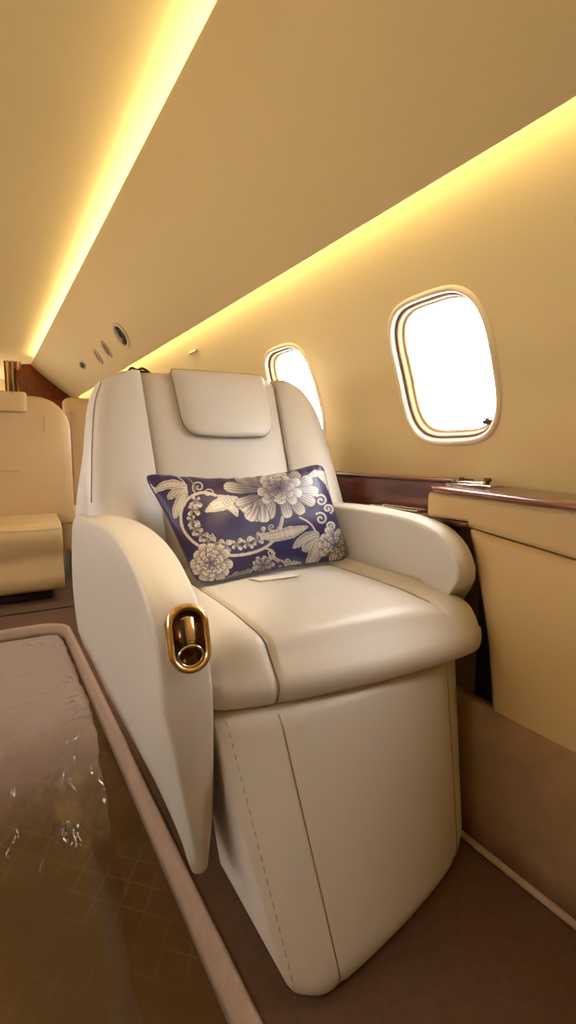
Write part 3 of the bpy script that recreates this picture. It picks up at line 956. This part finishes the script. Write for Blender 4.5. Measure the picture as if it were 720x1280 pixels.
    # large peony: drawn from the outer petals inwards
    for (bx, by, ang, ln, wd, lo, hi) in (
        (420, 120, 186, 132, 26, .4, .95), (430, 112, 205, 118, 24, .4, .9), (436, 108, 228, 80, 24, .35, .85), (450, 104, 250, 56, 24, .35, .9), (476, 104, 284, 50, 26, .3, .85), (500, 104, 312, 62, 26, .35, .85), (520, 110, 336, 72, 26, .4, .95),
        (520, 120, 4, 86, 24, .45, 1.0), (518, 130, 26, 84, 24, .45, 1.0), (500, 140, 50, 82, 24, .45, 1.0), (480, 146, 72, 74, 24, .45, 1.0),
        (450, 140, 104, 84, 30, .7, 1.0), (424, 146, 122, 92, 36, .75, 1.0), (404, 148, 140, 74, 24, .75, 1.0), (414, 138, 160, 92, 22, .5, .95)):
        petal(bx, by, ang, ln, wd, lo, hi, .62, 2.0, .35)
    for ring_, n, ln, wd, lo, hi, off in ((1, 11, 62, 22, .3, 1.0, 14), (2, 9, 44, 18, .2, .9, 30), (3, 8, 30, 13, .12, .8, 5), (4, 6, 18, 9, .1, .6, 20)):
        for k in range(n):
            a = off + 360*k/n + rng.uniform(-8, 8); e = 1.15 if abs(math.cos(math.radians(a))) > .7 else .8
            petal(474 + 4*math.cos(math.radians(a)), 116 + 4*math.sin(math.radians(a)), a, ln*e*rng.uniform(.9, 1.1), wd, lo, hi, .65, 1.8, .4)
    for k in range(16):
        a = rng.uniform(0, 2*PI); r_ = rng.uniform(2, 16); petal(484+r_*math.cos(a), 106+r_*.8*math.sin(a), math.degrees(a), 10, 3.2, .1, .8, .8, 1.0)
    petal(400, 168, 120, 66, 28, .85, 1.0, .7, 2.0, .2); petal(418, 172, 88, 60, 26, .85, 1.0, .7, 2.0, .2); petal(384, 170, 138, 40, 18, .8, 1.0, .7, 2.0, .2)
    stroke([(478, 214), (470, 244), (452, 262), (436, 256)], 3, .7); spiral(444, 248, 12, 1.3, 1, 2)
    # long leaf
    leaf([(412, 274), (450, 278), (510, 264), (566, 246)], [7, 17, 20, 2], .65, .98, lw=2)
    # curved stem and big leaf at the right
    stroke([(538, 214), (576, 238), (597, 280), (596, 330), (574, 368), (558, 386)], 3.2, .85)
    leaf([(592, 272), (564, 284), (538, 298), (514, 316)], [12, 20, 15, 2], .55, .9, lw=2)
    leaf([(594, 290), (570, 310), (556, 318), (546, 322)], [12, 20, 12, 2], .55, .9, lw=2)
    leaf([(594, 300), (588, 334), (572, 362), (554, 388)], [12, 22, 18, 2], .6, .95, lw=2)
    # right border scrolls and leaf
    leaf([(570, 76), (598, 62), (630, 62)], [3, 13, 6], .85, 1, lw=1.6); leaf([(612, 66), (632, 92), (640, 118)], [11, 10, 2], .85, 1, lw=1.6)
    stroke([(630, 108), (648, 150), (658, 200)], 1.6, .7)
    for (cx, cy, r, a0, d) in ((612, 156, 20, 4, 1), (634, 184, 17, 1, -1), (610, 218, 22, 4, 1), (640, 242, 15, 1, -1)):
        spiral(cx, cy, r, 1.3, a0, 3.6, d)
    def carnation(fx, fy, n, s_, lo=.55, sq=1.0):
        for ring_, m, ln, wd, off in ((0, n, 66, 21, 0), (1, n-2, 48, 18, 12), (2, n-3, 32, 14, 25), (3, 5, 19, 9, 0)):
            for k in range(m):
                a = off + 360*k/m + rng.uniform(-6, 6); petal(fx, fy, a, ln*s_*rng.uniform(.9, 1.1), wd*s_, lo*.5, 1.0, .6, 1.9, .35)
    carnation(656, 306, 10, .92)
    carnation(238, 366, 12, 1.05, .5)
    leaf([(290, 424), (326, 412), (376, 388)], [8, 16, 2], .30, .5, lw=1.5); leaf([(286, 434), (310, 432), (340, 422)], [5, 11, 2], .3, .5, lw=1.5)
    carnation(412, 374, 9, .56, .4)
    stroke([(424, 318), (446, 326), (452, 350), (480, 364), (492, 388)], 3.4, .8); spiral(440, 332, 13, 1.2, 0, 2.4); spiral(492, 362, 11, 1.2, 2, 2.4, -1); spiral(468, 384, 11, 1.2, 2, 2.4, -1)
    leaf([(484, 386), (510, 374), (538, 368)], [5, 14, 3], .6, .9, lw=1.6); leaf([(470, 394), (492, 398), (520, 390)], [4, 10, 2], .5, .8, lw=1.6)
    leaf([(450, 350), (462, 364)], [7, 3], .7, .9)
    return val

pil = empty('throw_pillow', (.52, 1.0, .49), 'purple and navy satin pillow with silver woven flowers leaning in the cream armchair', 'pillow')
cTL, cTR, cBR, cBL = (Vector(p) for p in ((.290, 1.13, .710), (.719, 1.055, .730), (.757, .985, .4885), (.343, .936, .4875)))
NU, NV = 420, 260
us = np.linspace(0, 1, NU+1); vs_ = np.linspace(0, 1, NV+1)
UU, VV = np.meshgrid(us, vs_)
uf, vf = UU.ravel(), VV.ravel()
su, sv = 2*uf-1, 2*vf-1
# edges pulled in between the corners
u2 = np.clip(su*(1 - .045*(1-sv**2)), -1, 1); v2 = np.clip(sv*(1 - np.where(sv < 0, .17, .085)*(1-su**2)), -1, 1)
rc_ = (np.abs(su)**9)*(np.abs(sv)**9)
u2 *= 1-.06*rc_; v2 *= 1-.10*rc_
uq, vq = (u2+1)/2, (v2+1)/2
TL, TR, BR, BL = (np.array(c) for c in (cTL, cTR, cBR, cBL))
base = (TL[None]*((1-uq)*(1-vq))[:, None] + TR[None]*(uq*(1-vq))[:, None] + BR[None]*(uq*vq)[:, None] + BL[None]*((1-uq)*vq)[:, None])
nrm = np.cross(TR-TL, BL-TL); nrm /= np.linalg.norm(nrm)
if nrm[1] > 0: nrm = -nrm
prof = (np.clip(1-np.abs(su)**2.6, 0, 1)**.55)*(np.clip(1-np.abs(sv)**2.4, 0, 1)**.6)
wr = np.array([mnoise.noise(Vector((a*5, b*3, 1.3))) + .5*mnoise.noise(Vector((a*11+b*4, b*6, 4))) for a, b in zip(uf, vf)])
edge_w = np.clip(1-np.minimum(1-np.abs(su), (1-np.abs(sv)))*2.5, 0, 1)
# gathers running in from the top seam
gath = np.exp(-((1+sv)/.35))*np.sin(su*34 + 2*np.sin(su*7))*.0022
hgt = .054*prof + .004*wr*prof + gath*prof**.3
front = base + nrm[None]*hgt[:, None]
backp = base - nrm[None]*(.026*prof)[:, None]
sag = -.012*(1-su**2)*np.clip(-sv, 0, 1)           # top edge sags in the middle
front[:, 2] += sag; backp[:, 2] += sag
# where the weave's drawing falls on the sewn, stuffed cloth (the print is stretched by the filling)
WARP = [[328.74, 23.5, -0.16, 0.39, -1.05, -1.18, -3.56, 103.25, -7.53, 4.13, -1.12, -3.37, 0.8, -9.06, 2.4, -5.9, -0.19, 5.51, 2.31, -1.64, 0.65, 0.47, -5.1, -1.4, 4.72, -4.23, 0.88], [634.81, 57.59, 21.49, 1.58, -16.4, -2.73, 15.99, -8.45, -3.74, -3.25, -0.99, 0.08, 0.4, -0.35, 14.64, -1.81, -1.33, -3.89, -0.35, -1.51, 1.18, 0.59, 13.54, -3.15, -11.15, -0.55, 0.41]]
mono = np.stack([su**i*sv**j for i in range(6) for j in range(7-i)], 1)
design = np.stack([(mono @ np.array(WARP[0]) - 170)*2.667, (mono @ np.array(WARP[1]) - 570)*2.667], 1)
pat = pat_eval(design)
def pillow_part(name, pts, mat, with_pat):
    Fs = []
    W_ = NU+1
    idx = np.arange((NU+1)*(NV+1)).reshape(NV+1, NU+1)
    q = np.stack([idx[:-1, :-1], idx[1:, :-1], idx[1:, 1:], idx[:-1, 1:]], -1).reshape(-1, 4)
    me = bpy.data.meshes.new(name)
    me.from_pydata(pts.tolist(), [], q.tolist())
    if with_pat:
        at = me.attributes.new('weave', 'FLOAT', 'POINT'); at.data.foreach_set('value', pat.astype(np.float32))
    me.update()
    o = link(name, me, mat, None)
    o.parent = pil; o.matrix_parent_inverse = Matrix.Translation(pil.location).inverted()
    return o
def pillow_mat():
    m, nt, b = mat_new('brocade_satin')
    at = nt.nodes.new('ShaderNodeAttribute'); at.attribute_name = 'weave'
    tc = nt.nodes.new('ShaderNodeTexCoord')
    n = nt.nodes.new('ShaderNodeTexNoise'); n.inputs['Scale'].default_value = 9
    nt.links.new(tc.outputs['Object'], n.inputs['Vector'])
    r = nt.nodes.new('ShaderNodeValToRGB')
    r.color_ramp.elements[0].color = (.009, .007, .070, 1); r.color_ramp.elements[0].position = .35
    r.color_ramp.elements[1].color = (.026, .009, .056, 1); r.color_ramp.elements[1].position = .65
    nt.links.new(n.outputs['Fac'], r.inputs['Fac'])
    s = nt.nodes.new('ShaderNodeValToRGB'); e = s.color_ramp.elements
    e[0].position = 0; e[0].color = (.03, .02, .05, 1); e[1].position = 1; e[1].color = (.60, .57, .51, 1)
    e2 = s.color_ramp.elements.new(.58); e2.color = (.20, .175, .19, 1)
    nt.links.new(at.outputs['Fac'], s.inputs['Fac'])
    gt = nt.nodes.new('ShaderNodeMath'); gt.operation = 'GREATER_THAN'; gt.inputs[1].default_value = .03
    nt.links.new(at.outputs['Fac'], gt.inputs[0])
    mx = nt.nodes.new('ShaderNodeMix'); mx.data_type = 'RGBA'
    nt.links.new(gt.outputs[0], mx.inputs['Factor']); nt.links.new(r.outputs['Color'], mx.inputs['A']); nt.links.new(s.outputs['Color'], mx.inputs['B'])
    nt.links.new(mx.outputs['Result'], b.inputs['Base Color'])
    b.inputs['Roughness'].default_value = .42
    b.inputs['Sheen Weight'].default_value = .08; b.inputs['Sheen Tint'].default_value = (.5, .45, 1, 1); b.inputs['Sheen Roughness'].default_value = .35
    bp = nt.nodes.new('ShaderNodeBump'); bp.inputs['Strength'].default_value = .25; bp.inputs['Distance'].default_value = .001
    nt.links.new(at.outputs['Fac'], bp.inputs['Height']); nt.links.new(bp.outputs['Normal'], b.inputs['Normal'])
    return m
M['brocade'] = pillow_mat()
M['satin'] = simple('plain_navy_satin', (.028, .018, .085), .45, sheen=.3)
pillow_part('pillow_front', front, M['brocade'], True)
pillow_part('pillow_back', backp, M['satin'], False)
rim_idx = [j for j in range(NU+1)][::4] + [(NU) + k*(NU+1) for k in range(0, NV+1, 4)][1:] + [NV*(NU+1)+j for j in range(NU, -1, -4)][1:] + [k*(NU+1) for k in range(NV, -1, -4)][1:-1]
V, F = tube([tuple(front[i]) for i in rim_idx], .0022, 6, True)
part('pillow_seam', V, F, M['satin'], pil)
# white sewn-in label peeping out under the lower seam
tg = [(.46, .945, .4865), (.555, .930, .4885), (.562, .908, .4885), (.47, .915, .4865)]
loops = [[(x, y, z) for (x, y, z) in tg], [(x, y, z+.003) for (x, y, z) in tg]]
V, F = loft(loops, True, True)
part('sewn_label', V, F, M['tagcloth'], pil, bevel=.001)

# ------------------------------------------------------------------ seats further aft
def round_panel(x0, x1, z0, z1, yf, th, rtl, rtr, rbl=.02, rbr=.02, bulge=.02, lean=0.0, seams=(), n=8):
    """upright padded slab facing -Y with rounded corners"""
    def cor(cx, cz, r, a0): return [(cx + r*math.cos(a0+PI/2*i/n), cz + r*math.sin(a0+PI/2*i/n)) for i in range(n+1)]
    ol = cor(x1-rtr, z1-rtr, rtr, 0) + cor(x0+rtl, z1-rtl, rtl, PI/2) + cor(x0+rbl, z0+rbl, rbl, PI) + cor(x1-rbr, z0+rbr, rbr, 3*PI/2)
    cx, cz = (x0+x1)/2, (z0+z1)/2
    def rg(f, ins, y):
        out = []
        for (x, z) in ol:
            l = math.hypot(x-cx, z-cz); g = max(0, (l-ins)/l)*f
            X_, Z_ = cx+(x-cx)*g, cz+(z-cz)*g
            out.append((X_, y + lean*(Z_-z0), Z_))
        return out
    loops = [rg(1, .012, yf+th), rg(1, 0, yf+th*.8), rg(1, 0, yf+.02), rg(1, .006, yf+.006), rg(1, .02, yf-.002)]
    for f, b in ((.92, .3), (.75, .65), (.5, .9), (.25, 1)):
        loops.append(rg(f, .02*f, yf-.002-bulge*b))
    return loft(loops, True, True)
LT = M['leather_tan']
rs = empty('aft_seat', (.05, 3.0, 0), 'tan seat facing forward in the aisle beyond the armchair, with stitched back', 'seat')
V, F = round_panel(-.33, .405, .36, 1.045, 3.02, .12, .09, .17, bulge=.015)
part('backrest', V, F, LT, rs)
V, F = round_panel(-.25, .200, .955, 1.062, 2.992, .05, .015, .015, bulge=.004)
part('headrest', V, F, LT, rs)
for zc, xa, xb in ((.865, -.25, .15), (.66, -.25, .15)):
    V, F = tube([(lerp(xa, xb, i/8), 2.999+.0008*abs(i-4), zc) for i in range(9)], .0026, 6)
    part('seam', V, F, M['stitch'], rs)
V, F = tube([(.275, 3.003, lerp(.86, .95, i/5)) for i in range(6)], .002, 6)
part('seam', V, F, M['thread'], rs)
# cushion: rolled front that drops nearly to the floor
loops = []
for i in range(25):
    u = i/24; uu = .5-.5*math.cos(PI*u); x = lerp(-.28, .312, uu); e = .02*abs(2*uu-1)**10
    wv = .008*math.sin(uu*9)
    pr2 = [(3.05, .07), (3.05, .40), (2.95, .408), (2.84, .40), (2.785, .372), (2.768, .33), (2.775, .27+wv), (2.79, .225+wv), (2.778, .17), (2.765, .12), (2.775, .075), (2.81, .055), (2.9, .055)]
    loops.append([(x, float(p[0]) + (e if p[0] < 2.9 else 0), float(p[1])) for p in smooth_curve(pr2, 3, True)])
V, F = loft(loops, True, True)
part('seat_cushion', V, F, LT, rs)
V, F = tube([(lerp(-.27, .30, i/10), 2.783-.002, .372-.004*math.sin(i)) for i in range(11)], .0022, 6)
part('seam', V, F, M['stitch'], rs)
V, F = box(-.22, .26, 2.86, 3.10, 0, .07)
part('base', V, F, M['dark'], rs, bevel=.01)

r2 = empty('aft_seat', (.65, 3.5, 0), 'tan seat half hidden behind the cream armchair at the right wall', 'seat')
V, F = round_panel(.43, .842, .40, 1.085, 3.42, .12, .03, .05, bulge=.012)
part('backrest', V, F, LT, r2)
V, F = tube([(.462, 3.412, lerp(.60, 1.0, i/6)) for i in range(7)], .003, 6)
part('seam', V, F, M['thread'], r2)
loops = []
for i in range(13):
    u = i/12; x = lerp(.335, .762, u); e = .02*abs(2*u-1)**10
    pr2 = [(3.48, .20), (3.48, .41), (3.32, .42), (3.20, .41), (3.16, .37), (3.155, .30), (3.16, .20), (3.19, .185), (3.32, .185)]
    loops.append([(x, float(p[0]) + (e if p[0] < 3.32 else 0), float(p[1])) for p in smooth_curve(pr2, 3, True)])
V, F = loft(loops, True, True)
part('seat_cushion', V, F, LT, r2)
V, F = box(.40, .74, 3.2, 3.5, 0, .19)
part('base', V, F, M['dark'], r2, bevel=.01)

# ------------------------------------------------------------------ bulkhead and curtain at the aft end
bh = [(.30, 0.01), (.30, 1.2), (.30, 1.655), (.457, 1.672), (.50, 1.60), (.60, 1.44), (.72, 1.226), (.755, 1.2), (.85, .9), (.85, .01)]
V, F = loft([[(x, val_end(max(z, 1.231)) + .004 + d, z) for (x, z) in bh] for d in (0, .05)], True, True)
o = part('partition', V, F, M['wood_matt'], None, smooth=False); tag(o, 'dark mahogany bulkhead where the right sloping panel ends, behind the tan seats', 'partition')
loops = []
cur = []
for i in range(61):
    u = i/60; x = lerp(.205, .36, u); y = 5.92 + .03*math.sin(u*2*PI*3.5) - .25*u*0
    cur.append((x, y))
ol = cur + [(x, y+.006) for (x, y) in cur[::-1]]
V, F = loft([[(x, y, z) for (x, y) in ol] for z in (.03, .8, 1.66)], True, True)
o = part('curtain', V, F, M['curtain'], None); tag(o, 'gold pleated curtain gathered at the aft bulkhead near the ceiling', 'curtain')

# ------------------------------------------------------------------ fittings on the sloping panel
vn = Vector((-.8526, 0, -.5226)).normalized()       # outward normal of the panel (into the cabin)
vdn = Vector((.5226, 0, -.8526)).normalized()       # down the slope
def vp(cx, cy, cz, a, b, h): # a along Y, b down slope, h out
    return tuple(Vector((cx, cy, cz)) + Vector((0, 1, 0))*a + vdn*b + vn*h)
def onval(z, y):
    x = .457 + (1.66-z)/(.429)*.263
    b = .010*math.sin(PI*(1.66-z)/.429)
    return (x-b, y, z-b)
def oval_fit(name, y, z, ra, rb, label, cat, mat_rim, mat_in, group=None, extra=None):
    c = onval(z, y)
    e = empty(name, c, label, cat, group)
    n = 28
    rg = lambda f, h: [vp(*c, ra*f*math.cos(2*PI*k/n), rb*f*math.sin(2*PI*k/n), h) for k in range(n)]
    V, F = loft([rg(1.15, -.002), rg(1.12, .004), rg(1.0, .007), rg(.88, .005), rg(.82, .001)], True, False)
    part('bezel', V, F, mat_rim, e)
    V, F = loft([rg(.84, .002), rg(.7, .000), rg(.3, .0005)], True, True)
    part('lens' if cat == 'lamp' else 'grille', V, F, mat_in, e)
    if extra == 'eye':
        V, F = loft([[vp(*c, .022*math.cos(2*PI*k/n)-.01, .030*math.sin(2*PI*k/n)-.018, h) for k in range(n)] for h in (.001, .010)] + [[vp(*c, .014*math.cos(2*PI*k/n)-.01, .020*math.sin(2*PI*k/n)-.018, .014) for k in range(n)]], True, True)
        part('eyeball', V, F, M['black'], e)
    return e
oval_fit('reading_light', 2.78, 1.356, .085, .060, 'large oval reading light with dark eyeball, nearest of the ceiling panel fittings', 'lamp', M['vent'], M['vent_mid'], extra='eye')
oval_fit('air_vent', 3.165, 1.352, .040, .046, 'slim oval air vent next after the large reading light', 'vent', M['vent'], M['vent_mid'])
oval_fit('air_vent', 3.42, 1.352, .036, .044, 'slim oval air vent between the other vent and the small lamp', 'vent', M['vent'], M['vent_mid'])
oval_fit('reading_light', 3.93, 1.372, .085, .026, 'small dark round spot lamp, furthest of the ceiling panel fittings', 'lamp', M['vent'], M['vent_dark'])
oval_fit('reading_light', .62, 1.535, .040, .035, 'oval reading light in the sloping panel above the armchair', 'lamp', M['vent'], M['vent_mid'])
# small clip on the upper wall
cx, cz = wallpt(R*math.asin((1.185-Z0)/R), -.004)
V, F = box(cx-.006, cx+.004, 2.13, 2.22, cz-.004, cz+.006)
o = part('wall_clip', V, F, M['vent'], None, bevel=.002); tag(o, 'tiny tan clip on the upper wall just under the lower light strip', 'clip')

# ------------------------------------------------------------------ light
w = bpy.data.worlds.new('daylight'); SC.world = w; w.use_nodes = True
bg = w.node_tree.nodes['Background']; bg.inputs['Color'].default_value = (1.0, .98, .96, 1); bg.inputs['Strength'].default_value = 18.0

def spot(name, loc, aim, watts, deg, blend, col, size=.02):
    l = bpy.data.lights.new(name, 'SPOT'); l.energy = watts; l.spot_size = math.radians(deg); l.spot_blend = blend; l.color = col; l.shadow_soft_size = size
    o = bpy.data.objects.new(name, l); C.objects.link(o); o.location = loc
    o.rotation_euler = (Vector(aim)-Vector(loc)).to_track_quat('-Z', 'Y').to_euler()
spot('reading_beam', (.505, .62, 1.545), (.25, .93, .53), 42, 30, .6, (1, .80, .50))
spot('reading_beam', (.615, 2.76, 1.33), (.27, 3.01, .74), 2.2, 17, .5, (1, .76, .38))

# ------------------------------------------------------------------ camera
cam = bpy.data.cameras.new('camera'); co = bpy.data.objects.new('camera', cam); C.objects.link(co)
cam.sensor_fit = 'AUTO'; cam.sensor_width = 36; cam.lens = 18.0; cam.clip_start = .02
yaw, pit = math.radians(30.4), math.radians(-6.6)
Fv = Vector((math.sin(yaw)*math.cos(pit), math.cos(yaw)*math.cos(pit), math.sin(pit)))
Rv = Vector((math.cos(yaw), -math.sin(yaw), 0)); Uv = Rv.cross(Fv)
mt = Matrix((Rv, Uv, -Fv)).transposed().to_4x4(); mt.translation = Vector((0, 0, .75))
co.matrix_world = mt
SC.camera = co
SC.view_settings.view_transform = 'Standard'; SC.view_settings.look = 'None'; SC.view_settings.gamma = 1; SC.view_settings.use_curve_mapping = False
SC.view_settings.exposure = 0.0
SC.cycles.use_denoising = True
SC.cycles.max_bounces = 12; SC.cycles.diffuse_bounces = 8; SC.cycles.transparent_max_bounces = 16
SC.cycles.sample_clamp_indirect = 8
